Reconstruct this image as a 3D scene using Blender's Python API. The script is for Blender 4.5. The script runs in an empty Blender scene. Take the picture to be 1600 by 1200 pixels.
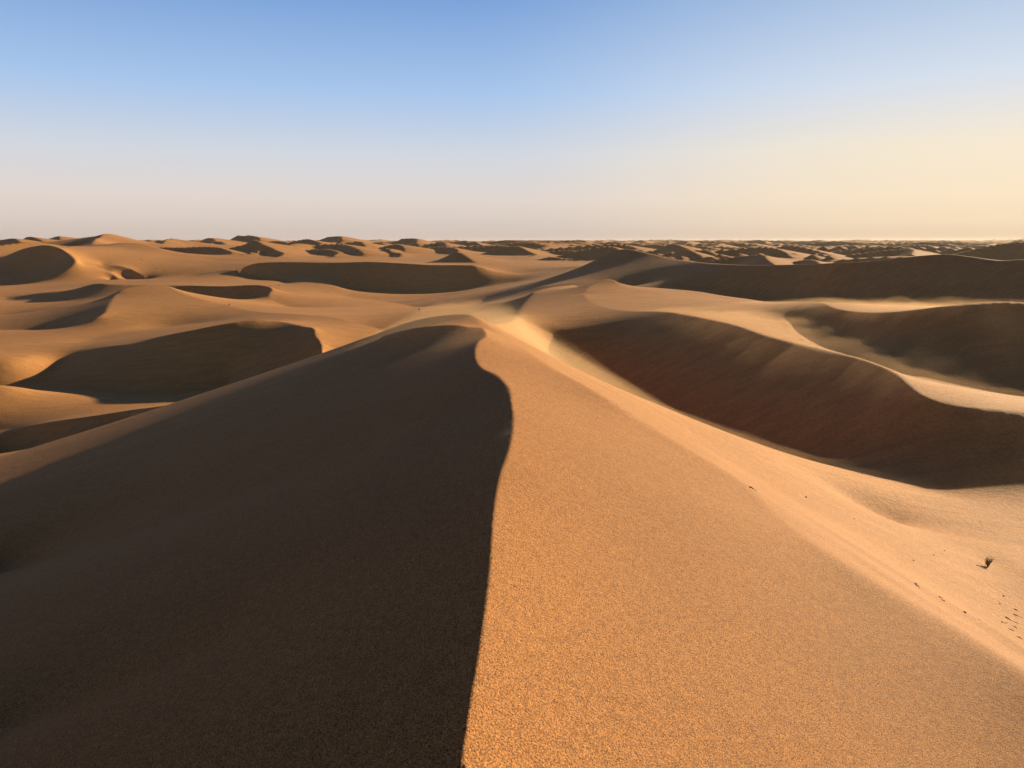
import bpy, bmesh, math, random, time
import numpy as np
from mathutils import Vector, Matrix, Quaternion
scene = bpy.context.scene
ZOFF = 22.0                       # eye height above the zero level of the world
AZ = math.radians(50.0); EL = math.radians(14.0)      # sun: azimuth right of +Y, elevation
PITCH = math.radians(10.5); FPX = 1209.0
EXPOSURE = 1.05
SKYMUL = 2.0 ** -EXPOSURE
# ---------------- camera ----------------
cam = bpy.data.cameras.new("camera"); cam_o = bpy.data.objects.new("camera", cam)
scene.collection.objects.link(cam_o); scene.camera = cam_o
cam_o.location = (0, 0, ZOFF); cam_o.rotation_euler = (math.radians(90) - PITCH, 0, 0)
cam.sensor_width = 36.0; cam.lens = 36.0 * FPX / 1600.0; cam.clip_start = 0.05; cam.clip_end = 60000
# ---------------- sky ----------------
world = bpy.data.worlds.new("World"); scene.world = world; world.use_nodes = True
nt = world.node_tree; nt.nodes.clear()
N = nt.nodes.new
sky = N('ShaderNodeTexSky'); sky.sky_type = 'NISHITA'; sky.sun_disc = False
sky.sun_elevation = EL; sky.sun_rotation = AZ
sky.altitude = 800; sky.air_density = 1.0; sky.dust_density = 0.25; sky.ozone_density = 3.0
tcw = N('ShaderNodeTexCoord'); sep = N('ShaderNodeSeparateXYZ'); nt.links.new(tcw.outputs['Generated'], sep.inputs[0])
def s2l(c): return tuple(((v / 255 + .055) / 1.055) ** 2.4 if v > 10 else v / 255 / 12.92 for v in c) + (1,)
def ramp(stops, src, colours=True):
    r = N('ShaderNodeValToRGB'); e = r.color_ramp.elements
    while len(e) < len(stops): e.new(.5)
    for k, (p, c) in enumerate(stops):
        e[k].position = p; e[k].color = s2l(c) if colours else (c, c, c, 1)
    nt.links.new(src, r.inputs[0]); return r
# dust standing over the horizon: pale pink away from the sun, straw yellow towards it
SE = lambda d: math.sin(math.radians(d)) * 2.0
zz = N('ShaderNodeMath'); zz.operation = 'MULTIPLY'; zz.inputs[1].default_value = 2.0; nt.links.new(sep.outputs[2], zz.inputs[0])
cool = ramp([(0, (204, 188, 180)), (SE(1.5), (218, 204, 194)), (SE(3), (226, 214, 207)), (SE(6), (212, 217, 226)), (SE(10), (172, 202, 240)), (SE(16.5), (122, 164, 222)), (SE(28), (60, 92, 140))], zz.outputs[0])
warm = ramp([(0, (224, 196, 166)), (SE(1.2), (246, 220, 186)), (SE(3), (252, 230, 198)), (SE(6), (250, 235, 210)), (SE(10), (220, 228, 240)), (SE(16.5), (168, 196, 230)), (SE(28), (90, 125, 175))], zz.outputs[0])
vd = N('ShaderNodeVectorMath'); vd.operation = 'DOT_PRODUCT'; nt.links.new(tcw.outputs['Generated'], vd.inputs[0])
vd.inputs[1].default_value = (math.sin(AZ) * math.cos(EL), math.cos(AZ) * math.cos(EL), math.sin(EL))
near = N('ShaderNodeMapRange'); near.interpolation_type = 'SMOOTHSTEP'; nt.links.new(vd.outputs['Value'], near.inputs[0])
near.inputs[1].default_value = math.cos(math.radians(52)); near.inputs[2].default_value = math.cos(math.radians(13))
band = N('ShaderNodeMix'); band.data_type = 'RGBA'; nt.links.new(near.outputs[0], band.inputs[0])
nt.links.new(cool.outputs[0], band.inputs[6]); nt.links.new(warm.outputs[0], band.inputs[7])
lift = N('ShaderNodeVectorMath'); lift.operation = 'SCALE'; nt.links.new(band.outputs[2], lift.inputs[0]); lift.inputs[3].default_value = SKYMUL
bgn = N('ShaderNodeBackground'); bgn.inputs[1].default_value = 0.03; nt.links.new(sky.outputs[0], bgn.inputs[0])
bgd = N('ShaderNodeBackground'); bgd.inputs[1].default_value = 1.0; nt.links.new(lift.outputs[0], bgd.inputs[0])
fac = ramp([(0, 1.0), (SE(16), .9), (SE(28), .35), (1.0, .0)], zz.outputs[0], False)
mixs = N('ShaderNodeMixShader'); nt.links.new(fac.outputs[0], mixs.inputs[0]); nt.links.new(bgn.outputs[0], mixs.inputs[1]); nt.links.new(bgd.outputs[0], mixs.inputs[2])
wo = N('ShaderNodeOutputWorld'); nt.links.new(mixs.outputs[0], wo.inputs[0])
# ---------------- sun ----------------
sl = bpy.data.lights.new("sun", 'SUN'); sl.energy = 5.0; sl.angle = math.radians(0.6); sl.color = (1.0, 0.81, 0.53)
sun = bpy.data.objects.new("sun", sl); scene.collection.objects.link(sun)
sd = Vector((math.sin(AZ) * math.cos(EL), math.cos(AZ) * math.cos(EL), math.sin(EL)))
sun.rotation_euler = sd.to_track_quat('Z', 'Y').to_euler(); sun.location = (30, 30, 60)
# ---------------- exposure ----------------
scene.view_settings.view_transform = 'Standard'; scene.view_settings.look = 'None'
scene.view_settings.exposure = EXPOSURE; scene.view_settings.gamma = 1.0
scene.cycles.use_denoising = True; scene.cycles.denoiser = 'OPENIMAGEDENOISE'
scene.cycles.denoising_input_passes = 'RGB_ALBEDO_NORMAL'; scene.cycles.denoising_prefilter = 'ACCURATE'
scene.cycles.max_bounces = 4; scene.cycles.diffuse_bounces = 2; scene.cycles.volume_bounces = 0

# ================ terrain ================
# ---- camera model (eye at origin, +Y forward, +X right) -------------------
CP, SP = math.cos(PITCH), math.sin(PITCH)
def ray(px, py):
    u = (px - 800.0) / FPX; v = (600.0 - py) / FPX
    fy = CP + v * SP; fz = -SP + v * CP
    return u / fy, fz / fy                       # x/y , z/y
def P(px, py, y):
    a, b = ray(px, py); return (a * y, y, b * y)
SUN = (math.sin(AZ), math.cos(AZ), math.tan(EL))   # horizontal unit + rise
FLOOR = -21.0

CURVES = [
('s', [(700,495,28),(640,508,34),(605,523,39),(560,541,43),(504,558,47),(400,595,53),(300,629,58),(200,662,60),(100,698,60),(0,738,58),(-200,819,52)], 1),
('s', [(1330,866,7.9),(1450,943,6.9),(1600,1026,6.4),(1850,1150,5.6)], 1),
('sw', [(-.62,1.5,-1.79),(-.60,3,-1.795),(-.55,5,-1.80),(-.45,8,-1.835)], 1),
('s', [(0,1150,4.1),(350,1000,4.25)], 1),
('s', [(0,900,10.2),(300,800,8.95),(550,700,8.8)], 1),
('s', [(5,470,262),(100,471,242),(160,465,236)], 0),
# ---- the dune underfoot
('cw', [(4,-400,-8),(-2,-120,-4),(-1.5,-40,-2.2),(.6,-12,-1.7),(.1,-4,-1.6),(-.1,0,-1.6),(-.16,1.2,-1.6),(-.142,2.14,-1.6)], 1),
('c', [(720,1200,2.14),(735,1100,2.46),(752,1000,2.9),(765,900,3.54),(772,800,4.43),(783,740,5.25),(797,700,5.95),(803,658,7.0),(800,633,7.7),(796,608,8.7),(787,596,9.2),(775,585,9.8),(754,575,10.4),(744,560,11.4),(744,546,12.5),(748,535,13.5),(759,525,14.6),(758,519,15.3),(752,512,16.3),(733,511,16.6),(712,507,17.2),(685,508,17.6),(650,512,18),(600,524,19)], 1),
('s', [(735,488,21),(690,491,24),(640,502,28),(605,517,32),(560,534,36),(504,551,40),(400,588,45),(300,622,49),(200,655,51),(100,690,51),(0,730,49),(-200,810,44),(-500,940,36)], 1),
('s', [(735,488,21),(767,512,17.5),(806,540,15.5),(837,558,13.8),(858,573,12.6),(900,594,11.4),(950,623,10.5),(985,650,10.0),(1034,678,9.6),(1075,702,9.2),(1161,755,8.5),(1206,807,7.4),(1337,894,6.2),(1450,957,5.8),(1600,1047,5.2),(1850,1200,4.4)], 1),
# nose of the dune beyond
('s', [(770,506,35),(790,503,50),(805,495,70),(815,476,95),(833,457,117)], 1),
('sw',[(-10,60,-12.5),(-9,80,-14),(-9,100,-15),(-9,120,-16)], 1),
('sw',[(-26,70,-20.5),(-24,85,-21),(-24,100,-21)], 0),
('sw',[(-60,30,-20),(-50,58,-20)], 0),
# right trough between the dunes
('sw',[(14,-60,-16),(15,-10,-15),(16,10,-13.5)], 1),
('s', [(1225,728,35.5),(1100,692,42),(1020,673,46.5),(960,641,53),(900,600,61),(868,566,67)], 2),
# ridgelet
('s', [(1034,679,13),(1075,684,16),(1120,690,19),(1180,708,21),(1240,730,22.5),(1290,757,23),(1345,793,22.5),(1400,825,21.5)], 1),
('s', [(1100,705,14),(1180,745,16),(1260,775,17)], 1),
('s', [(1400,880,14),(1540,880,18),(1600,895,17.5),(1800,930,16)], 1),
('s', [(1600,1000,9),(1450,925,9.2),(1300,830,10.6),(1200,775,11)], 1),
# base of the right dark slope
('s', [(1230,723,35.5),(1300,727,32.5),(1350,735,30.5),(1400,750,28.5),(1450,768,27.6),(1520,775,27),(1600,770,27.2),(1800,780,26.5)], 2),
# crest A
('c', [(913,460,98),(920,470,89),(945,480,80),(985,486,75),(1040,487,71),(1100,497,64),(1150,508,59),(1200,525,54),(1280,545,49),(1350,562,43),(1400,583,39),(1440,615,35),(1480,630,33.6),(1540,638,32.8),(1600,643,32.5),(1800,660,32)], 2),
# behind A
('s', [(1180,485,76),(1250,505,70),(1300,530,61),(1330,550,54),(1360,562,48),(1415,590,42),(1500,605,41.5),(1600,620,41),(1800,635,39)], 2),
# crest B
('c', [(913,459,101),(925,445,110),(950,436,114),(965,441,112),(985,447,116),(1030,450,116),(1100,457,112),(1150,470,101),(1200,472,90),(1280,472,76),(1310,483,66),(1350,488,60),(1400,487,55),(1480,478,52),(1570,471,51.5),(1600,473,51.5),(1800,470,51.5)], 2),
('s', [(1590,486,50.8),(1530,502,49)], 2),
# trough behind B then crest C
('s', [(1000,455,150),(1100,462,140),(1180,474,126),(1280,476,110),(1350,490,96),(1480,482,86),(1600,478,77),(1800,480,66)], 3),
('c', [(895,426,232),(915,415,229),(935,404,225),(955,394,222),(977,389,218),(1010,395,206),(1060,406,184),(1160,414,147),(1250,413,130),(1300,411,118),(1356,408,114),(1412,402,108),(1478,397,101),(1516,401,97),(1562,407,92),(1600,405,89),(1800,400,76)], 3),
('s', [(840,447,185),(920,440,178),(1000,450,165)], 3),
('s', [(960,420,300),(1080,430,240),(1200,440,185),(1400,445,150),(1600,445,130),(1800,450,110)], 3),
('c', [(833,457,117),(857,450,126),(896,445,138)], 1),
# ---- left: shadowed dune and the lit band in front
('c', [(-60,674,86),(14,671,84),(82,659,81.5),(140,651,79.5),(210,640,78),(268,632,76),(301,622,77),(340,612,78)], 10),
('s', [(0,722,79.4),(60,705,78),(100,690,76.8),(150,672,77),(200,656,77.3)], 10),
('s', [(-100,618,104),(75,611,104),(150,612,104.5),(220,613,104),(290,616,103),(360,605,106)], 10),
('c', [(118,551,122),(162,542,122),(212,536,120),(250,526,119),(300,516,118.5),(350,506,119),(400,499,121),(425,500,122),(450,504,120),(475,510,116),(490,513,112),(492,522,109),(501,535,105),(503,552,101)], 4),
('s', [(118,551,122),(100,560,120),(88,578,115),(58,600,108),(75,611,104.5)], 4),
('s', [(-200,560,110),(0,560,111),(50,555,116)], 4),
('s', [(-100,596,97),(0,600,96.5),(30,603,98),(42,606,99.5)], 4),
('c', [(183,459,192),(172,475,174),(162,490,161),(140,500,157),(105,512,158),(50,515,160),(0,516,161),(-150,514,162)], 5),
('c', [(183,459,192),(190,453,196),(205,449,200),(225,446,203),(245,446,204),(262,447,204),(280,456,196),(310,466,188),(350,476,180),(400,487,166),(450,490,150),(525,497,132),(575,510,126),(605,519,123),(640,532,118)], 5),
('s', [(525,535,108),(560,538,111)], 4),
('s', [(130,535,136),(200,518,148),(260,511,157),(330,503,156),(400,496,146)], 5),
('s', [(0,502,212),(60,490,206),(110,480,197),(150,471,190)], 5),
('c', [(10,466,268),(60,458,266),(110,453,262),(150,443,258),(180,444,256),(225,445,255),(300,446,252),(350,447,250),(400,445,248),(420,448,242),(425,451,240),(421,460,230),(427,470,222),(450,480,213),(465,487,206)], 11),
('s', [(285,456,250),(310,467,246),(345,476,242),(400,484,236)], 0),
('c', [(425,451,240),(450,457,243),(500,463,245),(560,467,245),(620,474,235),(660,483,215)], 6),
('s', [(600,500,165),(650,492,172),(700,488,175),(760,470,215)], 6),
('s', [(450,470,262),(540,475,258),(620,480,240)], 6),
# N
('s', [(532,447,340),(550,454,336),(600,457,333),(650,460,330),(687,459,330),(725,455,333),(762,447,334),(800,442,335)], 7),
('s', [(400,437,352),(480,437,345),(522,444,334),(545,465,300),(620,470,290),(700,466,295)], 7),
('s', [(378,426,367),(400,425,367),(462,422,366),(520,422,361)], 7),
('c', [(320,427,372),(345,423,374),(375,418,374),(400,411,376),(462,409,374),(525,410,368),(575,409,360),(625,411,354),(675,414,350),(725,414,350),(745,415,350),(775,423,353),(810,427,356),(850,422,362),(900,416,362),(940,418,358)], 7),
# big left dunes
('c', [(-80,425,440),(0,404,438),(35,389,434),(68,383,430),(90,387,420),(105,394,410),(116,403,398),(117,407,394),(108,416,388),(90,428,380),(60,440,372),(30,445,368),(0,448,365),(-80,452,360)], 8),
('s', [(-80,440,410),(0,430,402),(45,428,402),(80,415,410)], 8),
('s', [(150,443,330),(60,452,320),(0,458,310)], 8),
('c', [(90,387,432),(115,385.5,470),(143,384,505),(147,377,545),(155,370,590),(168,365,630),(200,372,640),(235,381,630)], 9),
('s', [(75,392,520),(110,392,560),(135,388,590)], 9),
('c', [(40,386,660),(65,382,655),(115,375,650),(150,369,645)], 9),
('c', [(143,384,505),(175,380,515),(200,379,515),(228,381,510),(248,387,500),(270,394,490),(305,401,475),(340,407,460),(395,413,435)], 9),
('s', [(200,392,570),(250,398,560),(320,412,540)], 9),
('s', [(105,394,410),(135,403,420),(160,410,418)], 9),
('c', [(130,412,398),(163,421,401),(181,431,391),(175,441,386)], 8),
('c', [(160,414,412),(170,413.5,411),(190,415,409),(205,419,408),(215,425,405),(224,432,401),(230,438,398)], 9),
('s', [(192,441,399),(222,441,400)], 9),
('s', [(300,437,395),(450,443,345),(300,446,300)], 9),
]

FAR_PX = [
[(252,387,560),(285,386,555),(320,384,550),(345,387,540),(362,395,515)],
[(262,380,760),(300,377,760),(335,376,750),(352,381,720),(350,386,690)],
[(372,382,820),(410,378,820),(440,377,800),(452,383,760)],
[(446,392,560),(480,389,560),(510,388,550),(528,394,530),(522,400,510)],
[(520,384,760),(560,380,760),(592,379,750),(604,385,710)],
[(626,392,600),(660,387,600),(690,386,590),(712,390,570),(716,396,545)],
[(640,382,900),(680,378,900),(720,377,890),(740,382,850)],
[(735,389,640),(762,384,640),(790,384,630),(806,391,600)],
[(800,382,900),(840,379,900),(870,380,890),(884,385,850)],
[(845,393,560),(880,390,560),(905,391,550),(920,397,530)],
[(0,383,760),(30,380,760),(58,379,750),(72,384,720)],
[(1180,391,560),(1240,387,560),(1290,388,550),(1310,395,520)],
[(1040,398,420),(1080,394,420),(1120,395,410),(1140,402,390)],
[(345,388,560),(380,381,560),(397,374,560),(412,381,545),(430,390,525),(443,396,505),(436,402,490),(425,407,480)],
[(290,377,660),(275,373,665),(262,372,660),(256,379,630),(254,386,610),(262,391,600)],
[(310,378,900),(325,370,900),(333,372,890),(337,377,860)],
[(365,372,1000),(372,368,1000),(400,369,990),(406,373,960)],
[(440,381,700),(460,376,700),(478,374,690),(500,380,660),(503,386,630),(500,390,600)],
[(498,376,1000),(512,369,1000),(532,368,980),(533,372,940)],
[(530,388,700),(555,377,700),(563,377,690),(575,389,640)],
[(560,394,560),(585,391,560),(603,387,560),(612,393,545),(625,395,530),(624,402,505),(615,405,490)],
[(617,378,900),(628,372,900),(649,373,880),(650,379,830)],
[(665,381,800),(690,378,800),(697,383,770),(705,387,740)],
[(725,382,850),(739,376,850),(748,380,830),(765,383,820)],
[(668,413,425),(690,404,420),(714,394,412),(730,402,402),(745,413,392),(765,422,386),(790,426,384)],
[(770,391,560),(790,385,560),(808,384,555),(820,389,545),(833,395,530),(837,398,510),(830,404,490),(826,408,475)],
[(826,409,455),(845,404,455),(858,400,455),(875,402,450),(900,404,445)],
[(800,421,425),(830,416,425),(860,411,425),(890,409,425),(905,410,420),(950,414,410),(975,414,405),(1000,412,400)],
[(875,394,720),(888,388,720),(892,396,680),(899,397,670)],
[(935,390,650),(955,385,650),(952,394,600)],
[(1110,407,300),(1160,400,295),(1190,398,280),(1198,405,262),(1208,413,250)],
[(1225,413,270),(1250,407,270),(1270,406,262),(1285,416,240)],
[(1330,396,400),(1380,390,400),(1421,387,390),(1424,398,350)],
[(1470,402,330),(1530,388,330),(1560,382,330),(1600,378,328),(1700,376,320)],
[(-20,376,700),(15,371,690),(32,378,670),(50,384,650)],
[(30,376,800),(46,370,790),(65,376,770)],
[(62,375,900),(80,371,900),(91,368,890),(92,376,840)],
[(1040,387,600),(1052,384,600),(1055,390,560)],
[(1090,392,520),(1100,388,520),(1106,395,480)],
[(1000,386,800),(1020,383,800),(1030,387,760)],
[(1300,392,480),(1340,386,480),(1370,384,470),(1390,390,450)],
]
RANDOM_RINGS=[
# rmin rmax n hmin hmax Lmin Lmax tmin tmax
(570,1050,120,13,20.5,110,300,-60,8),
(1000,1600,200,12,22,80,200,-60,10),
(330,900,210,10,19,90,220,6,60),
(900,2200,700,11,23,120,340,-60,60),
(2000,4500,520,13,24,200,600,-55,55),
(4200,5900,260,15,30,300,900,-50,50),
(250,1500,160,8,17,60,150,60,300),
]
FARCREST=[dict(p=[P(*q) for q in l],res=4.0*l[0][2]/500) for l in FAR_PX]

def catmull(pts, n_per):
    P_ = np.array(pts, float); out = []
    for i in range(len(P_) - 1):
        p0 = P_[max(i - 1, 0)]; p1 = P_[i]; p2 = P_[i + 1]; p3 = P_[min(i + 2, len(P_) - 1)]
        n = n_per(p1, p2); t = np.linspace(0, 1, n, endpoint=False)[:, None]
        # centripetal-ish: limit tangents
        l = np.linalg.norm(p2 - p1) + 1e-9
        l0 = np.linalg.norm(p1 - p0) + 1e-9; l3 = np.linalg.norm(p3 - p2) + 1e-9
        m1 = (p2 - p0) / (l + l0) * l if i > 0 else (p2 - p1)
        m2 = (p3 - p1) / (l + l3) * l if i < len(P_) - 2 else (p2 - p1)
        out.append((2*t**3-3*t**2+1)*p1 + (t**3-2*t**2+t)*m1 + (-2*t**3+3*t**2)*p2 + (t**3-t**2)*m2)
    out.append(P_[-1:]); return np.vstack(out)

def curve_points(c):
    if c[0].endswith('w'):
        return catmull(c[1], lambda a, b: max(8, int(60 * np.linalg.norm(a - b) / (min(np.hypot(*a[:2]), np.hypot(*b[:2])) + 3))))
    q = [(a, b, 400 * math.log(y)) for a, b, y in c[1]]
    q = catmull(q, lambda a, b: max(4, int(np.linalg.norm(a - b) * 1.2)))
    y = np.exp(q[:, 2] / 400)
    u = (q[:, 0] - 800) / FPX; v = (600 - q[:, 1]) / FPX
    fy = CP + v * SP; fz = -SP + v * CP
    return np.stack([u / fy * y, y, fz / fy * y], 1)

def theta_grid(step):
    core = np.arange(-37.0, 37.0 + step / 2, step)
    out = [core[-1]]; s = step
    while out[-1] < 180:
        s = min(s * 1.045, 2.4 if step < .2 else 5.0); out.append(out[-1] + s)
    side = np.array(out[1:]); side = 37 + (side - 37) * (180 - 37) / (side[-1] - 37)
    side = side[:-1]
    th = np.concatenate([-side[::-1], core, side, [180.0]])
    return np.radians(th)

def lr_grid(r0, rmax, dl):
    def seg(a, b, d): return np.linspace(math.log(a), math.log(b), max(2, int(round(math.log(b / a) / d))), endpoint=False)
    return np.concatenate([seg(r0, 70.0, dl), seg(70.0, 700.0, dl * .5), seg(700.0, rmax, dl), [math.log(rmax)]])

def solve(th, lr, cons, bgw):
    """membrane in (theta, ln r), soft constraints; multires"""
    NT, NR = len(th), len(lr)
    dth = np.diff(np.concatenate([th, [th[0] + 2 * np.pi]]))           # edge i -> i+1 periodic
    cell = 0.5 * (dth + np.roll(dth, 1)); dlr = np.diff(lr); cr_ = np.concatenate([dlr[:1], 0.5 * (dlr[1:] + dlr[:-1]), dlr[-1:]])
    wt = cr_[None, :] / dth[:, None]                                    # conductance in theta
    wr = np.concatenate([cell[:, None] / dlr[None, :], np.zeros((NT, 1))], 1)
    W = np.zeros((NT, NR)); WZ = np.zeros((NT, NR))
    for pts, w in cons:
        t = np.arctan2(pts[:, 0], pts[:, 1]); l = np.log(np.maximum(np.hypot(pts[:, 0], pts[:, 1]), 1e-6))
        ok = (l > lr[0]) & (l < lr[-1] - 1e-6)
        t, l, zz = t[ok], l[ok], pts[ok, 2]
        fi = np.interp(t, th, np.arange(NT)); fj = np.interp(l, lr, np.arange(NR))
        i = np.clip(fi.astype(int), 0, NT - 2); j = np.clip(fj.astype(int), 0, NR - 2)
        a, b = fi - i, fj - j
        for di, dj, ww in ((0,0,(1-a)*(1-b)), (1,0,a*(1-b)), (0,1,(1-a)*b), (1,1,a*b)):
            np.add.at(W, (i+di, j+dj), ww * w); np.add.at(WZ, (i+di, j+dj), ww * w * zz)
    tot = np.where(W > 1e-9, 1, 0)
    Z0 = np.where(tot, WZ / np.maximum(W, 1e-9), 0)
    lam = np.where(tot, np.minimum(W, 1.0) * 60.0, 0) * np.maximum(wt, wr)
    return W, Z0, lam, wt, wr

def relax(z, Z0, lam, wt, wr, n, om):
    NT, NR = z.shape
    wtm = np.roll(wt, 1, 0)
    wrp = wr; wrm = np.concatenate([np.zeros((NT, 1)), wr[:, :-1]], 1)
    diag = wt + wtm + wrp + wrm + lam
    rb = (np.add.outer(np.arange(NT), np.arange(NR)) % 2).astype(bool)
    lz = lam * Z0
    m0 = np.where(rb, om, 0) / diag; m1 = np.where(rb, 0, om) / diag
    zp = np.empty_like(z); zm = np.empty_like(z)
    for _ in range(n):
        for m in (m0, m1):
            zp[:, :-1] = z[:, 1:]; zp[:, -1] = 0; zm[:, 1:] = z[:, :-1]; zm[:, 0] = 0
            r = wt * np.roll(z, -1, 0) + wtm * np.roll(z, 1, 0) + wrp * zp + wrm * zm + lz - diag * z
            z += m * r
    return z

def noise2(x, y, seed=0):
    xi = np.floor(x).astype(np.int64); yi = np.floor(y).astype(np.int64); fx = x - xi; fy = y - yi
    def g(i, j, dx, dy):
        h = (i * 374761393 + j * 668265263 + seed * 1442695041) & 0xffffffff
        h = ((h ^ (h >> 13)) * 1274126177) & 0xffffffff; h = (h ^ (h >> 16))
        a = (h % 4096) * (2 * np.pi / 4096); return np.cos(a) * dx + np.sin(a) * dy
    u = fx*fx*fx*(fx*(fx*6-15)+10); v = fy*fy*fy*(fy*(fy*6-15)+10)
    a = g(xi, yi, fx, fy); b = g(xi+1, yi, fx-1, fy); c = g(xi, yi+1, fx, fy-1); d = g(xi+1, yi+1, fx-1, fy-1)
    return (a*(1-u)+b*u)*(1-v) + (c*(1-u)+d*u)*v

RMAX = 6000.0
def build(step=0.1, dl=0.0075, verbose=True):
    t0 = time.time()
    r0 = 0.5
    z = None; pth = plr = None
    raw = [(curve_points(c), c[0]) for c in CURVES]
    for f in (8, 4, 2, 1):
        th = theta_grid(step * f); lr = lr_grid(r0, 1500.0, dl * f)
        cons = [(p, 1.0) for p, k in raw]
        W, Z0, lam, wt, wr = solve(th, lr, cons, 0)
        # very weak pull to the plain far away
        R = np.exp(lr)[None, :] + 0 * th[:, None]
        if z is None:
            z = np.full((len(th), len(lr)), -12.0)
        else:
            zi = np.empty((len(th), z.shape[1]))
            pe = np.concatenate([pth, [pth[0] + 2*np.pi]])
            for j in range(z.shape[1]): zi[:, j] = np.interp(th, pe, np.concatenate([z[:, j], z[:1, j]]))
            z2 = np.empty((len(th), len(lr)))
            for i in range(len(th)): z2[i] = np.interp(lr, plr, zi[i])
            z = z2
        z = relax(z, Z0, lam, wt, wr, {8: 900, 4: 300, 2: 110, 1: 50}[f], 1.75 if f > 1 else 1.5)
        pth, plr = th, lr
        if verbose: print('lvl', f, z.shape, round(time.time() - t0, 1))
    # smoothing away from sharp crests
    S = np.zeros_like(z)
    Wc, _, _, _, _ = solve(th, lr, [(p, 1.0) for p, k in raw if k.startswith('c')], 0)
    prot = np.where(Wc > 1e-6, 1.0, 0.0)
    d = np.where(prot > 0, 0.0, 99.0)
    for _ in range(14):     # chamfer distance in cells
        d = np.minimum(d, np.minimum(np.roll(d, 1, 0), np.roll(d, -1, 0)) + 1)
        e = d.copy(); e[:, 1:] = np.minimum(e[:, 1:], d[:, :-1] + 1); e[:, :-1] = np.minimum(e[:, :-1], d[:, 1:] + 1); d = e
    k = np.clip((d - 1.0) / 8.0, 0.05, 1) * 0.24
    for _ in range(28):
        lap = np.roll(z, 1, 0) + np.roll(z, -1, 0) - 2 * z
        a = np.zeros_like(z); a[:, 1:-1] = z[:, 2:] + z[:, :-2] - 2 * z[:, 1:-1]
        z = z + k * (lap + a) * 0.9
    if verbose: print('smooth', round(time.time() - t0, 1))
    # extend outward
    ext = np.arange(lr[-1] + 0.008, math.log(RMAX), 0.008)
    lr = np.concatenate([lr, ext]); z = np.concatenate([z, np.repeat(z[:, -1:], len(ext), 1)], 1)
    R = np.exp(lr)[None, :]; X = np.sin(th)[:, None] * R; Y = np.cos(th)[:, None] * R
    # ---- far dunes: sweep of one-sided cones along crest lines
    fz = np.full_like(z, -1e9)
    wdir = np.array([-0.86, -0.51])                     # downwind (lee side)
    own = np.full(z.shape, -1, np.int32); nfar = len(FARCREST)
    for ci, cr in enumerate(FARCREST + random_far()):
        pts = np.array(cr['p'], float)
        seg = np.hypot(*np.diff(pts[:, :2], axis=0).T).sum(); n = max(8, min(28, int(seg / cr['res'])))
        pts = catmull(pts, lambda a, b: max(2, int(n * np.linalg.norm(a-b) / seg) + 1))
        H = (pts[:, 2] - FLOOR).max(); reach = H / cr.get('st', .16) * 1.05
        cx, cy = pts[:, 0].mean(), pts[:, 1].mean(); rad = np.hypot(pts[:, 0]-cx, pts[:, 1]-cy).max() + reach
        rc = math.hypot(cx, cy); tc = math.atan2(cx, cy); ht = math.asin(min(1, rad / rc)) if rc > rad else math.pi
        i0, i1 = np.searchsorted(th, [tc - ht, tc + ht]); j0, j1 = np.searchsorted(lr, [math.log(max(rc - rad, r0)), math.log(rc + rad)])
        if i1 <= i0 or j1 <= j0: continue
        xs, ys = X[i0:i1, j0:j1], Y[i0:i1, j0:j1]; best = np.full(xs.shape, -1e9)
        sl, st, sp = cr.get('sl', .64), cr.get('st', .17), cr.get('sp', .4)
        for k_, (px, py, pz) in enumerate(pts):
            dx, dy = xs - px, ys - py
            a = dx * wdir[0] + dy * wdir[1]; b = -dx * wdir[1] + dy * wdir[0]
            s1 = np.where(a > 0, sl, st)
            best = np.maximum(best, pz - np.sqrt((s1 * a)**2 + (sp * b)**2))
        if ci >= nfar: best -= np.clip(np.interp(np.arctan2(xs, ys), [-.02, .22], [540, 370]) - np.hypot(xs, ys), 0, 400) * .14
        sub = fz[i0:i1, j0:j1]; win = best > sub
        own[i0:i1, j0:j1] = np.where(win, ci if ci < nfar else -1, own[i0:i1, j0:j1]); fz[i0:i1, j0:j1] = np.maximum(sub, best)
    m = 1.0                                               # smooth max with what is there
    base = z
    hd = fz - base
    z = np.where(hd > -6, base + np.where(hd > 20, hd, 0.5 * (hd + np.sqrt(hd * hd + 2.0))), base)
    und = noise2(X / 60, Y / 60, 3) * 1.6 + noise2(X / 23, Y / 23, 5) * .5
    z = z + und * np.clip((R - 300) / 300, 0, 1)
    if verbose: print('far', z.shape, round(time.time() - t0, 1))
    own = np.where(hd > 0.3, own, -1)
    return th, lr, z, X, Y, own

def random_far():
    rng = np.random.RandomState(11); out = []
    perp = np.array([-0.51, 0.86])
    def add(x, y, L, top, curve, ang):
        ca, sa = math.cos(ang), math.sin(ang)
        px = perp[0]*ca - perp[1]*sa; py = perp[0]*sa + perp[1]*ca
        pts = []
        for s in np.linspace(-1, 1, 5):
            off = curve * (s*s) ; sn = math.sin(s*2.6 + ang*9) * L*.06
            h = top - (top - FLOOR) * (0.75 * abs(s)**1.8)
            pts.append((x + px*s*L/2 + (-.86)*(off+sn), y + py*s*L/2 + (-.51)*(off+sn), h))
        out.append(dict(p=pts, res=L/22, st=rng.uniform(.12, .2), sl=rng.uniform(.56, .66), sp=rng.uniform(.25, .5)))
    for (ra, rb, n, hmin, hmax, Lmin, Lmax, tmin, tmax) in RANDOM_RINGS:
        for _ in range(n):
            r = math.sqrt(rng.uniform(ra*ra, rb*rb)); t = math.radians(rng.uniform(tmin, tmax))
            H = rng.uniform(hmin, hmax); L = rng.uniform(Lmin, Lmax)
            add(r*math.sin(t), r*math.cos(t), L, FLOOR + H, rng.uniform(.1, .5)*L, rng.normal(0, .4))
    return out

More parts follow.
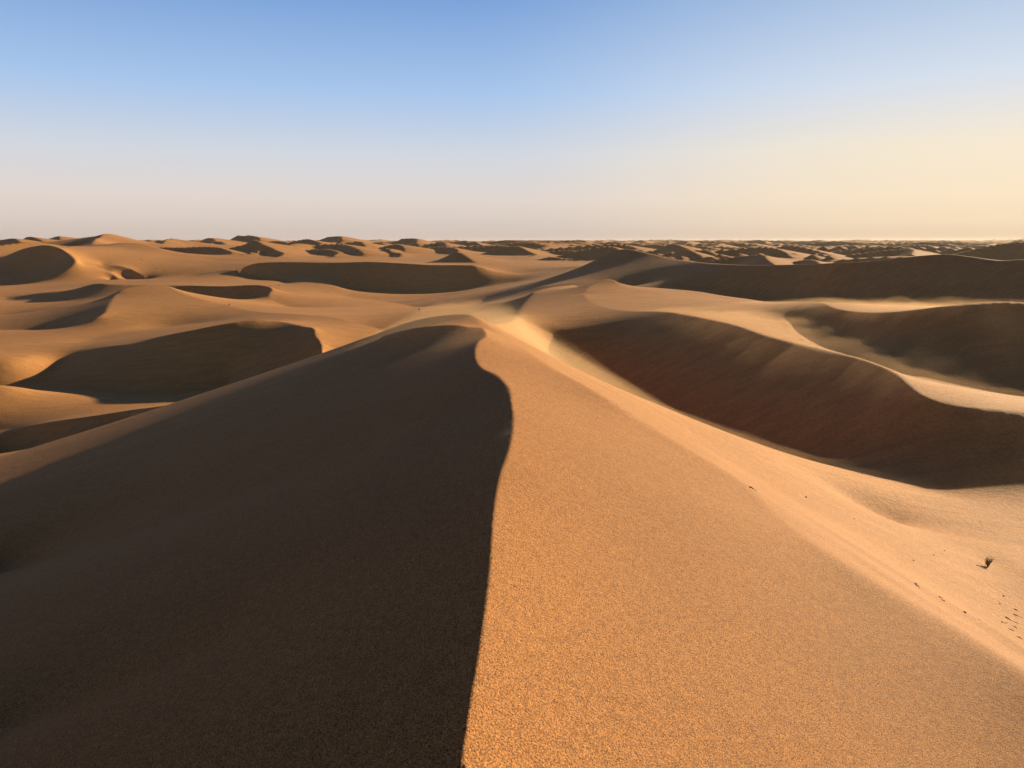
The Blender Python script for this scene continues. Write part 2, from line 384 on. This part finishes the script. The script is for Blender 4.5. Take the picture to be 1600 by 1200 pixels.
def build_terrain():
    th, lr, z, X, Y, own = build(STEP, STEP * .075)
    NT, NR = z.shape; ci, cj = np.arange(0, NT, 5), np.arange(0, NR, 5)
    tg = sorted({c[2] for c in CURVES}); D = []
    A, B = np.meshgrid(th[ci], lr[cj], indexing='ij')
    for t in tg:
        p = np.vstack([curve_points(c)[::6] for c in CURVES if c[2] == t])
        pt = np.arctan2(p[:, 0], p[:, 1]); pl = np.log(np.maximum(np.hypot(p[:, 0], p[:, 1]), .3)); d = np.full(A.shape, 9.0)
        for a, b in zip(pt, pl):
            da = np.abs(A - a); da = np.minimum(da, 2 * np.pi - da); d = np.minimum(d, da * da + (B - b) ** 2)
        D.append(np.sqrt(d))
    fi = np.interp(np.arange(NT), ci, np.arange(len(ci))); fj = np.interp(np.arange(NR), cj, np.arange(len(cj)))
    i = np.clip(fi.astype(int), 0, len(ci) - 2); j = np.clip(fj.astype(int), 0, len(cj) - 2); a = (fi - i)[:, None]; b = (fj - j)[None]
    best = np.full(z.shape, 0.22); lab = np.zeros(z.shape, np.int32)
    for t, d in zip(tg, D):
        e = d[np.ix_(i, j)] * (1-a) * (1-b) + d[np.ix_(i+1, j)] * a * (1-b) + d[np.ix_(i, j+1)] * (1-a) * b + d[np.ix_(i+1, j+1)] * a * b
        if t == 1: e = np.where(np.exp(lr)[None] < 16, 0, e)
        w = e < best; lab[w] = t; best[w] = e[w]
    lab[:, np.exp(lr) > 900] = 0
    lab = np.where(own >= 0, 12 + own, lab)
    labels = [('ground', None)] + [('sand_dune', None)] * (11 + len(FARCREST))
    return th, lr, z, X, Y, lab, labels
STEP = 0.085

# ---------------- material ----------------
def sand_material():
    m = bpy.data.materials.new("sand"); m.use_nodes = True
    t = m.node_tree; t.nodes.clear(); N = t.nodes.new; L = t.links.new
    out = N('ShaderNodeOutputMaterial'); b = N('ShaderNodeBsdfPrincipled'); L(b.outputs[0], out.inputs[0])
    b.inputs['Roughness'].default_value = 0.85; b.inputs['Specular IOR Level'].default_value = 0.15
    tc = N('ShaderNodeTexCoord'); geo = N('ShaderNodeNewGeometry')
    def noise(scale, detail, rough=.5, vec=None):
        n = N('ShaderNodeTexNoise'); n.inputs['Scale'].default_value = scale; n.inputs['Detail'].default_value = detail
        n.inputs['Roughness'].default_value = rough; L(vec or tc.outputs['Object'], n.inputs['Vector']); return n
    # colour: broad patches, then coarse dark and pale grains
    n1 = noise(.02, 4); n2 = noise(150, 3, .85); n3 = noise(.6, 5, .6)
    cr = N('ShaderNodeValToRGB'); L(n1.outputs[0], cr.inputs[0])
    cr.color_ramp.elements[0].position = .3; cr.color_ramp.elements[0].color = (.47, .213, .068, 1)
    cr.color_ramp.elements[1].position = .7; cr.color_ramp.elements[1].color = (.52, .249, .084, 1)
    g = N('ShaderNodeValToRGB'); L(n2.outputs[0], g.inputs[0])
    e = g.color_ramp.elements; e[0].position = .41; e[0].color = (.13, .09, .065, 1); e[1].position = .56; e[1].color = (.98, .92, .83, 1)
    mx = N('ShaderNodeMix'); mx.data_type = 'RGBA'; mx.blend_type = 'MULTIPLY'
    # coarse dark grains gather on the crest underfoot and thin out further off
    vs_ = N('ShaderNodeVectorMath'); vs_.operation = 'DISTANCE'; L(tc.outputs['Object'], vs_.inputs[0]); vs_.inputs[1].default_value = (0.5, 2.0, 20.0)
    gm = N('ShaderNodeMapRange'); L(vs_.outputs['Value'], gm.inputs[0]); gm.inputs[1].default_value = 3; gm.inputs[2].default_value = 26; gm.inputs[3].default_value = 1.0; gm.inputs[4].default_value = .22
    L(gm.outputs[0], mx.inputs[0])
    L(cr.outputs[0], mx.inputs[6]); L(g.outputs[0], mx.inputs[7])
    g3 = N('ShaderNodeMapRange'); L(n3.outputs[0], g3.inputs[0]); g3.inputs[1].default_value = .3; g3.inputs[2].default_value = .7
    g3.inputs[3].default_value = .93; g3.inputs[4].default_value = 1.06
    m2 = N('ShaderNodeMix'); m2.data_type = 'RGBA'; m2.blend_type = 'MULTIPLY'; m2.inputs[0].default_value = 1
    L(mx.outputs[2], m2.inputs[6]); L(g3.outputs[0], m2.inputs[7])
    g4 = N('ShaderNodeMapRange'); n4 = noise(24, 3, .75); L(n4.outputs[0], g4.inputs[0]); g4.inputs[1].default_value = .40; g4.inputs[2].default_value = .60
    g4.inputs[3].default_value = .76; g4.inputs[4].default_value = 1.15
    m4 = N('ShaderNodeMix'); m4.data_type = 'RGBA'; m4.blend_type = 'MULTIPLY'; nf = N('ShaderNodeMapRange'); L(gm.outputs[0], nf.inputs[0]); nf.inputs[1].default_value = .22; nf.inputs[2].default_value = 1; nf.inputs[3].default_value = 1; nf.inputs[4].default_value = .6; L(nf.outputs[0], m4.inputs[0]); L(m2.outputs[2], m4.inputs[6]); L(g4.outputs[0], m4.inputs[7])
    m2 = m4; last = m2
    # coarser mottling, and streaks of paler and darker grain drawn out along the wind
    mp = N('ShaderNodeMapping'); L(tc.outputs['Object'], mp.inputs['Vector']); mp.inputs['Rotation'].default_value = (0, 0, math.radians(-30)); mp.inputs['Scale'].default_value = (.25, 1.6, 1.0)
    for nz, lo, hi, a_, b_ in ((noise(5, 3, .7), .38, .62, .82, 1.12), (noise(.9, 5, .6, mp.outputs[0]), .35, .65, .84, 1.10)):
        mr = N('ShaderNodeMapRange'); L(nz.outputs[0], mr.inputs[0]); mr.inputs[1].default_value = lo; mr.inputs[2].default_value = hi; mr.inputs[3].default_value = a_; mr.inputs[4].default_value = b_
        mm = N('ShaderNodeMix'); mm.data_type = 'RGBA'; mm.blend_type = 'MULTIPLY'; mm.inputs[0].default_value = 1; L(last.outputs[2], mm.inputs[6]); L(mr.outputs[0], mm.inputs[7]); last = mm
    calm = N('ShaderNodeMix'); calm.data_type = 'RGBA'; L(gm.outputs[0], calm.inputs[0]); L(last.outputs[2], calm.inputs[6]); L(m2.outputs[2], calm.inputs[7])
    L(calm.outputs[2], b.inputs['Base Color'])
    # relief: grains and small clods at every scale
    prev = None
    for sc, det, dist in ((0.35, 3, .05), (6.0, 3, .034), (22.0, 3, .014), (75.0, 3, .008)):
        h = noise(sc, det, .55); bump = N('ShaderNodeBump'); bump.inputs['Strength'].default_value = 1.0
        bump.inputs['Distance'].default_value = dist; L(h.outputs[0], bump.inputs['Height'])
        if sc < 50:
            dm = N('ShaderNodeMapRange'); L(gm.outputs[0], dm.inputs[0]); dm.inputs[1].default_value = .22; dm.inputs[2].default_value = 1
            dm.inputs[3].default_value = dist; dm.inputs[4].default_value = dist * .12; L(dm.outputs[0], bump.inputs['Distance'])
        if prev: L(prev.outputs[0], bump.inputs['Normal'])
        prev = bump
    L(bump.outputs[0], b.inputs['Normal'])
    return m
SAND = sand_material()
t_start = time.time()
th, lr, z, X, Y, lab, labels = build_terrain()
def make_sheet(name, face_mask, full_idx, co, quads):
    q = quads[face_mask]; used = np.unique(q); remap = np.full(len(co), -1, np.int64); remap[used] = np.arange(len(used))
    v = co[used]; f = remap[q]
    me = bpy.data.meshes.new(name); me.vertices.add(len(v)); me.vertices.foreach_set('co', v.astype(np.float32).ravel())
    me.loops.add(f.size); me.loops.foreach_set('vertex_index', f.astype(np.int32).ravel())
    me.polygons.add(len(f)); me.polygons.foreach_set('loop_start', np.arange(0, f.size, 4, dtype=np.int32))
    me.polygons.foreach_set('loop_total', np.full(len(f), 4, np.int32))
    me.update(calc_edges=True); me.shade_smooth(); me.materials.append(SAND)
    o = bpy.data.objects.new(name, me); scene.collection.objects.link(o); return o
NT, NR = z.shape
co = np.stack([X, Y, z + ZOFF], -1).reshape(-1, 3)
I, J = np.meshgrid(np.arange(NT), np.arange(NR - 1), indexing='ij')
I2 = (I + 1) % NT
quads = np.stack([I * NR + J, I * NR + J + 1, I2 * NR + J + 1, I2 * NR + J], -1)
# theta grows clockwise seen from above: (i,j)->(i,j+1)->(i+1,j+1)->(i+1,j) faces down, so reverse
quads = quads[..., ::-1].reshape(-1, 4)
flab = lab[I, J].ravel()
for k, (nm, text) in enumerate(labels):
    msk = flab == k
    if not msk.any(): continue
    o = make_sheet(nm, msk, None, co, quads); o['kind'] = 'structure'
    if text: o['label'] = text
# the small disc right under the feet
c0 = co.reshape(NT, NR, 3)[:, 0]
me = bpy.data.meshes.new('dune_crown'); vs = [tuple(p) for p in c0] + [(0, 0, float(c0[:, 2].mean()))]
me.from_pydata(vs, [], [(i, len(c0), (i + 1) % NT) for i in range(NT)]); me.update()
me.shade_smooth(); me.materials.append(SAND)
dc = bpy.data.objects.new('dune_crown', me); scene.collection.objects.link(dc); dc['kind'] = 'structure'
print('terrain built', round(time.time() - t_start, 1))

# ---------------- air ----------------
def volume_material(name, dens, col, g):
    m = bpy.data.materials.new(name); m.use_nodes = True; t = m.node_tree; t.nodes.clear()
    o = t.nodes.new('ShaderNodeOutputMaterial'); v = t.nodes.new('ShaderNodeVolumePrincipled')
    v.inputs['Color'].default_value = (*col, 1); v.inputs['Density'].default_value = dens; v.inputs['Anisotropy'].default_value = g
    t.links.new(v.outputs[0], o.inputs['Volume']); return m
def box(name, lo, hi, mat):
    bm = bmesh.new(); bmesh.ops.create_cube(bm, size=1)
    for v in bm.verts: v.co = Vector([(lo[k] + hi[k]) / 2 + v.co[k] * (hi[k] - lo[k]) for k in range(3)])
    me = bpy.data.meshes.new(name); bm.to_mesh(me); bm.free(); me.materials.append(mat)
    o = bpy.data.objects.new(name, me); scene.collection.objects.link(o); return o
zlo = float(z.min()) + ZOFF - 1; zhi = max(float(z.max()) + ZOFF, ZOFF) + 1.5
hz = box('haze', (-6100, -6100, zlo), (6100, 6100, zhi), volume_material('haze', 0.00004, (.97, .86, .74), .4)); hz['kind'] = 'stuff'
def blowing_sand(name, blobs, dens):
    """a closed layer of airborne sand that hugs the ground"""
    R = np.hypot(X, Y); tk = np.zeros_like(z)
    for bx, by, rx, ry, rot, thick in blobs:
        c, s = math.cos(math.radians(rot)), math.sin(math.radians(rot))
        dx, dy = X - bx, Y - by; a = (dx * c + dy * s) / rx; b_ = (-dx * s + dy * c) / ry
        tk = np.maximum(tk, thick * np.clip(1 - a * a - b_ * b_, 0, 1) ** 1.3)
    streak = .65 + .7 * noise2((X * .77 + Y * .64) / 9, (X * -.64 + Y * .77) / 2.0, 9) + .5 * noise2((X * .77 + Y * .64) / 3, (X * -.64 + Y * .77) / .7, 4)
    tk = tk * np.clip(streak, .15, 2)
    i0 = np.where((tk > .01).any(1))[0]; j0 = np.where((tk > .01).any(0))[0]
    a0, a1, b0, b1 = i0.min() - 1, i0.max() + 2, j0.min() - 1, j0.max() + 2
    ii = np.arange(a0, a1, 3); jj = np.arange(b0, b1, 3)
    xs, ys, zs, ts = (q[np.ix_(ii, jj)] for q in (X, Y, z + ZOFF, tk))
    n, m_ = xs.shape; keep = ts > .01
    up = np.stack([xs, ys, zs + ts - .02], -1).reshape(-1, 3); dn = np.stack([xs, ys, zs - .25], -1).reshape(-1, 3)
    fk = keep[:-1, :-1] | keep[1:, :-1] | keep[:-1, 1:] | keep[1:, 1:]
    vs = np.concatenate([up, dn]); off = n * m_; F = []
    idx = lambda i, j: i * m_ + j
    for i in range(n - 1):
        for j in range(m_ - 1):
            if not fk[i, j]: continue
            a, b_, c, d = idx(i, j), idx(i, j + 1), idx(i + 1, j + 1), idx(i + 1, j)
            F.append((d, c, b_, a)); F.append((a + off, b_ + off, c + off, d + off))
            if i == 0 or not fk[i - 1, j]: F.append((a, b_, b_ + off, a + off))
            if i == n - 2 or not fk[i + 1, j]: F.append((c, d, d + off, c + off))
            if j == 0 or not fk[i, j - 1]: F.append((d, a, a + off, d + off))
            if j == m_ - 2 or not fk[i, j + 1]: F.append((b_, c, c + off, b_ + off))
    F = np.array(F); used = np.unique(F); rm = np.zeros(len(vs), int); rm[used] = np.arange(len(used))
    me = bpy.data.meshes.new(name); me.from_pydata(vs[used].tolist(), [], rm[F].tolist()); me.update()
    me.materials.append(volume_material(name, dens, (1.0, .64, .34), .3))
    o = bpy.data.objects.new(name, me); scene.collection.objects.link(o); o['kind'] = 'stuff'
    o['label'] = 'thin veil of sand blowing off the crest of the near dune'; return o
blowing_sand('blowing_sand', [(1, 44, 7, 34, -2, 1.6), (21, 56, 17, 36, -20, 1.4)], 0.021)
print('all built', round(time.time() - t_start, 1))
# ---------------- small things lying and growing on the sand ----------------
Rg = np.exp(lr); Qc = np.maximum.accumulate(z / Rg[None], axis=1)
def spot(px, py):
    """world point where the sand is seen at that place of the photograph"""
    u = (px - 800) / FPX; v = (600 - py) / FPX; fy = CP + v * SP; fz = -SP + v * CP
    t = math.atan2(u, fy); q = fz / math.hypot(u, fy)
    i = int(np.argmin(np.abs(th - t))); j = min(int(np.searchsorted(Qc[i], q)), NR - 1)
    r = Rg[j]
    return Vector((math.sin(t) * r, math.cos(t) * r, ground_z(math.sin(t) * r, math.cos(t) * r)))
def ground_z(x, y):
    t = math.atan2(x, y); l = math.log(math.hypot(x, y))
    fi = float(np.interp(t, th, np.arange(NT))); fj = float(np.interp(l, lr, np.arange(NR)))
    i, j = min(int(fi), NT - 2), min(int(fj), NR - 2); a, b = fi - i, fj - j
    return float(z[i, j] * (1-a) * (1-b) + z[i+1, j] * a * (1-b) + z[i, j+1] * (1-a) * b + z[i+1, j+1] * a * b) + ZOFF
def plain_material(name, col, var, scale, rough=.9):
    m = bpy.data.materials.new(name); m.use_nodes = True; t = m.node_tree; b = t.nodes['Principled BSDF']
    tc = t.nodes.new('ShaderNodeTexCoord'); n = t.nodes.new('ShaderNodeTexNoise'); n.inputs['Scale'].default_value = scale; n.inputs['Detail'].default_value = 4
    t.links.new(tc.outputs['Object'], n.inputs['Vector']); r = t.nodes.new('ShaderNodeValToRGB'); t.links.new(n.outputs[0], r.inputs[0])
    r.color_ramp.elements[0].position = .35; r.color_ramp.elements[0].color = (*[c * (1 - var) for c in col], 1)
    r.color_ramp.elements[1].position = .65; r.color_ramp.elements[1].color = (*[min(1, c * (1 + var)) for c in col], 1)
    t.links.new(r.outputs[0], b.inputs['Base Color']); b.inputs['Roughness'].default_value = rough
    bp = t.nodes.new('ShaderNodeBump'); bp.inputs['Distance'].default_value = .01; t.links.new(n.outputs[0], bp.inputs['Height']); t.links.new(bp.outputs[0], b.inputs['Normal'])
    return m
M_TWIG = plain_material('dry_twig', (.24, .20, .11), .3, 30)
M_STEM = plain_material('woody_stem', (.10, .075, .05), .4, 40)
M_PALE = plain_material('bleached_wood', (.72, .66, .52), .12, 40)
M_STONE = plain_material('dark_stone', (.10, .075, .055), .35, 25)
M_WHITE = plain_material('pale_stone', (.70, .62, .50), .15, 25)
def tube(bm, pts, radii, seg=5):
    rings = []
    for k, p in enumerate(pts):
        d = (pts[min(k + 1, len(pts) - 1)] - pts[max(k - 1, 0)]).normalized()
        a = d.orthogonal().normalized(); b = d.cross(a)
        rings.append([bm.verts.new(p + (a * math.cos(s * 6.2832 / seg) + b * math.sin(s * 6.2832 / seg)) * radii[k]) for s in range(seg)])
    for r0_, r1_ in zip(rings, rings[1:]):
        for s in range(seg): bm.faces.new((r0_[s], r0_[(s+1) % seg], r1_[(s+1) % seg], r1_[s]))
    bm.faces.new(rings[0][::-1]); bm.faces.new(rings[-1])
def link(name, bm, mat, parent=None):
    me = bpy.data.meshes.new(name); bm.normal_update(); bm.to_mesh(me); bm.free(); me.shade_smooth(); me.materials.append(mat)
    o = bpy.data.objects.new(name, me); scene.collection.objects.link(o)
    if parent: o.parent = parent
    return o
def shrub(px, py, h, w, seed, label, group=None, lean=(0, 0), n=70, thick=1.0, mound=0.0, name='dry_shrub', category='shrub'):
    rng = random.Random(seed); p = spot(px, py)
    e = bpy.data.objects.new(name, None); scene.collection.objects.link(e); e.location = p; e['label'] = label; e['category'] = category
    e.empty_display_size = h
    if group: e['group'] = group
    st = bmesh.new(); tw = bmesh.new()
    for k in range(6):
        a = rng.uniform(0, 6.28); L = h * rng.uniform(.45, .7)
        d = Vector((math.cos(a) * w * .25 + lean[0] * .4, math.sin(a) * w * .25 + lean[1] * .4, L))
        tube(st, [Vector((math.cos(a) * w * .04, math.sin(a) * w * .04, -h * .12)), d * .5 + Vector((0, 0, h * .03)), d], [h * .035 * thick, h * .025 * thick, h * .012 * thick])
    for k in range(n):
        a = rng.uniform(0, 6.28); rr = rng.uniform(.02, .22) * w; z0 = rng.uniform(0, .35) * h
        b0 = Vector((math.cos(a) * rr, math.sin(a) * rr, z0 - .03 * h)); s = rng.uniform(.35, 1.0)
        tip = Vector((math.cos(a) * w * .5 * s + lean[0] * s, math.sin(a) * w * .5 * s + lean[1] * s, z0 + (h - z0) * rng.uniform(.3, 1.0) * (1.15 - .5 * s)))
        mid = (b0 + tip) / 2 + Vector((rng.gauss(0, .06), rng.gauss(0, .06), rng.uniform(0, .12))) * h
        tube(tw, [b0, mid, tip], [h * .016 * thick, h * .013 * thick, h * .004 * thick], 4)
        for q in range(2):
            c = mid.lerp(tip, rng.uniform(0, .7)); t2 = c + Vector((rng.gauss(0, .12), rng.gauss(0, .12), rng.uniform(.02, .22))) * h
            tube(tw, [c, t2], [h * .010 * thick, h * .003 * thick], 3)
    link('stem', st, M_STEM, e); link('twigs', tw, M_TWIG, e)
    return e
def stone(px, py, size, mat, seed, label, name='stone', group=None, flat=.6):
    rng = random.Random(seed); p = spot(px, py); bm = bmesh.new(); bmesh.ops.create_icosphere(bm, subdivisions=2, radius=size / 2)
    sx = rng.uniform(.8, 1.4)
    for v in bm.verts:
        k = 1 + .22 * math.sin(v.co.x / size * 7 + seed) * math.cos(v.co.y / size * 6 + seed * 2) + rng.uniform(-.05, .05)
        v.co = Vector((v.co.x * k * sx, v.co.y * k, v.co.z * k * flat + size * flat * .25))
    o = link(name, bm, mat); o.location = p; o.rotation_euler = (0, 0, rng.uniform(0, 3)); o['label'] = label; o['category'] = 'stone'
    if group: o['group'] = group
    return o
def twig(px, py, px2, py2, rad, mat, label, seed=0, group=None, lift=.5, name='fallen_twig', cat='twig', forks=1):
    rng = random.Random(seed); a = spot(px, py); b = spot(px2, py2); n = 6; pts = []
    for k in range(n):
        q = a.lerp(b, k / (n - 1)); L = (b - a).length
        q += Vector((rng.gauss(0, .03), rng.gauss(0, .03), 0)) * L * (0 if k in (0, n - 1) else 1)
        q.z = ground_z(q.x, q.y) + rad * (lift + .8 * math.sin(k * 1.3 + seed)); pts.append(q - a)
    bm = bmesh.new(); tube(bm, pts, [rad * (1 - .12 * k) for k in range(n)], 7)
    for f in range(forks):
        k = 2 + f % 3; d = (pts[k + 1] - pts[k]); s = Vector((-d.y, d.x, abs(d.x) * .2 + rad)) * rng.choice((-.8, .8))
        tube(bm, [pts[k], pts[k] + d * .7 + s, pts[k] + d * 1.2 + s * 1.5], [rad * .6, rad * .45, rad * .2], 5)
    o = link(name, bm, mat); o.location = a; o['label'] = label; o['category'] = cat
    if group: o['group'] = group
    return o
# right foreground
shrub(1543, 886, .30, .26, 3, 'small dry shrub alone on the sand, tallest plant at the right edge', lean=(.05, .02), n=48, thick=.7)
twig(1429, 913, 1437, 919, .010, M_PALE, 'bleached pale stick lying on the lit flank of the near dune', 4, name='bleached_stick', cat='stick', forks=0)
stone(1430.5, 913.5, .035, M_STONE, 8, 'tiny dark stone at the upper end of the pale stick')
twig(1526, 884, 1541, 888, .010, M_STEM, 'shadow of the small dry shrub, modelled as a dark strip pointing left from its foot', 9, name='shrub_shadow_strip', cat='stick', forks=0)  # the shrub's cast shadow, laid on the sand as a dark solid strip
for k, (x, y, s, m, t) in enumerate([
    (1459, 868, .032, M_STONE, 'small dark stone up the flank from the pale stick'),
    (1476, 862, .040, M_WHITE, 'pale pebble highest on the lit flank, left of the dry shrub'),
    (1427, 877, .035, M_WHITE, 'pale pebble on the flank above the pale stick'),
    (1562, 944, .045, M_WHITE, 'bright pale pebble below the small dry shrub'),
    (1507, 958, .035, M_STONE, 'dark stone halfway between the pale stick and the right edge'),
    (1568, 932, .04, M_STONE, 'dark stone just above the bright pale pebble'),
    (1335, 811, .040, M_WHITE, 'lone pale pebble below the crest of the low ridge'),
    (1259, 778, .045, M_STONE, 'small dark stone in the hollow behind the near dune crease')]):
    stone(x, y, s, m, 20 + k, t, name='pebble')
tl = [(1468, 934, 1473, 936, 'short dark twig right of the pale stick, the upper of two'), (1471, 938, 1476, 941, 'short dark twig right of the pale stick, the lower of two'),
      (1530, 968, 1546, 973, 'forked dark twig left of the cluster of litter at the right edge'), (1584, 952, 1592, 957, 'topmost twig of the litter at the right edge'),
      (1584, 961, 1596, 967, 'second twig from the top of the litter at the right edge'), (1571, 966, 1591, 976, 'longest dark twig of the litter at the right edge'),
      (1565, 973, 1574, 975, 'small twig at the left end of the litter cluster'), (1582, 979, 1590, 983, 'twig just below the longest one in the litter cluster'),
      (1575, 983, 1584, 988, 'lowest twig of the main litter cluster'), (1589, 996, 1599, 1001, 'thin twig by itself under the litter cluster'),
      (1171, 762, 1182, 767, 'dark twig caught on the crease of the near dune')]
for k, (a, b, c, d, t) in enumerate(tl): twig(a, b, c, d, .009, M_STEM, t, 40 + k, 'twig litter on the right flank', forks=k % 2)
# right ridge and hollow
for k, (x, y, h, w, t) in enumerate([
    (1228, 510, .10, .9, 'low flattened shrub on the sunlit strip, the upper of three'), (1230, 520, .10, .9, 'low flattened shrub on the sunlit strip, the middle of three'),
    (1252, 532, .10, .8, 'low flattened shrub on the sunlit strip, lowest of three'), (1345, 741, .10, .9, 'low scrub at the foot of the dark right slope, left clump'),
    (1375, 737, .12, .8, 'low scrub at the foot of the dark right slope, right clump')]):
    shrub(x, y, h, w * .7, 60 + k, t, 'low scrub on the right ridge', n=30, name='low_shrub')
# left hollows and far slopes
for k, (x, y, h, w, t) in enumerate([
    (655, 485, 1.0, 1.1, 'dark dome of a bush alone on the pale flat beyond the crest'),
    (114, 595, .35, 2.0, 'dark low scrub in the shaded hollow of the big left dune, leftmost'), (134, 607, .3, 1.0, 'small scrub at the lower rim of the shaded hollow'),
    (146, 587, .25, 1.2, 'faint scrub in the shaded hollow above the small scrub'), (227, 586, .3, 1.2, 'scrub in the right half of the shaded hollow, upper one'),
    (240, 598, .3, 1.4, 'scrub in the right half of the shaded hollow, lower one'),
    (104, 468, .7, 1.8, 'bush on the thin sunlit streak between two shaded hollows'), (422, 447, .8, 3.0, 'scrub above the curled end of the shaded slip face, left clump'),
    (436, 446, .8, 3.0, 'scrub above the curled end of the shaded slip face, right clump'), (448, 441, .6, 2.4, 'small scrub on the tan flat above the curled slip face'),
    (539, 438, 1.2, 2.4, 'bush at the left tip of the long dark dune, upper one'), (543, 443, 1.2, 2.6, 'bush at the left tip of the long dark dune, lower one'),
    (221, 406, .9, 2.4, 'lone bush highest on the broad sunlit far slope'), (239, 415, .6, 1.8, 'bush on the broad sunlit slope, upper left of a pair'),
    (244, 420, .8, 2.0, 'bush on the broad sunlit slope, left of the lower pair'), (257, 423, .8, 1.8, 'bush on the broad sunlit slope, right of the lower pair'),
    (303, 424, .6, 1.2, 'tiny bush far right on the broad sunlit slope'), (358, 477, .7, 1.2, 'small pale bush on the rim of the humped dune'),
    (760, 461, .6, 2.4, 'scrub on the dusty flat right of the long dark dune'), (700, 472, .6, 2.6, 'scrub in the streaked flat below the long dark dune'),
    (512, 457, .5, 2.2, 'scrub on the tan flat left of the long dark dune')]):
    shrub(x, y, h * .62, w * .62, 80 + k, t, 'scattered desert bushes', n=40, thick=1.2, name='desert_bush')
print('things placed', round(time.time() - t_start, 1))
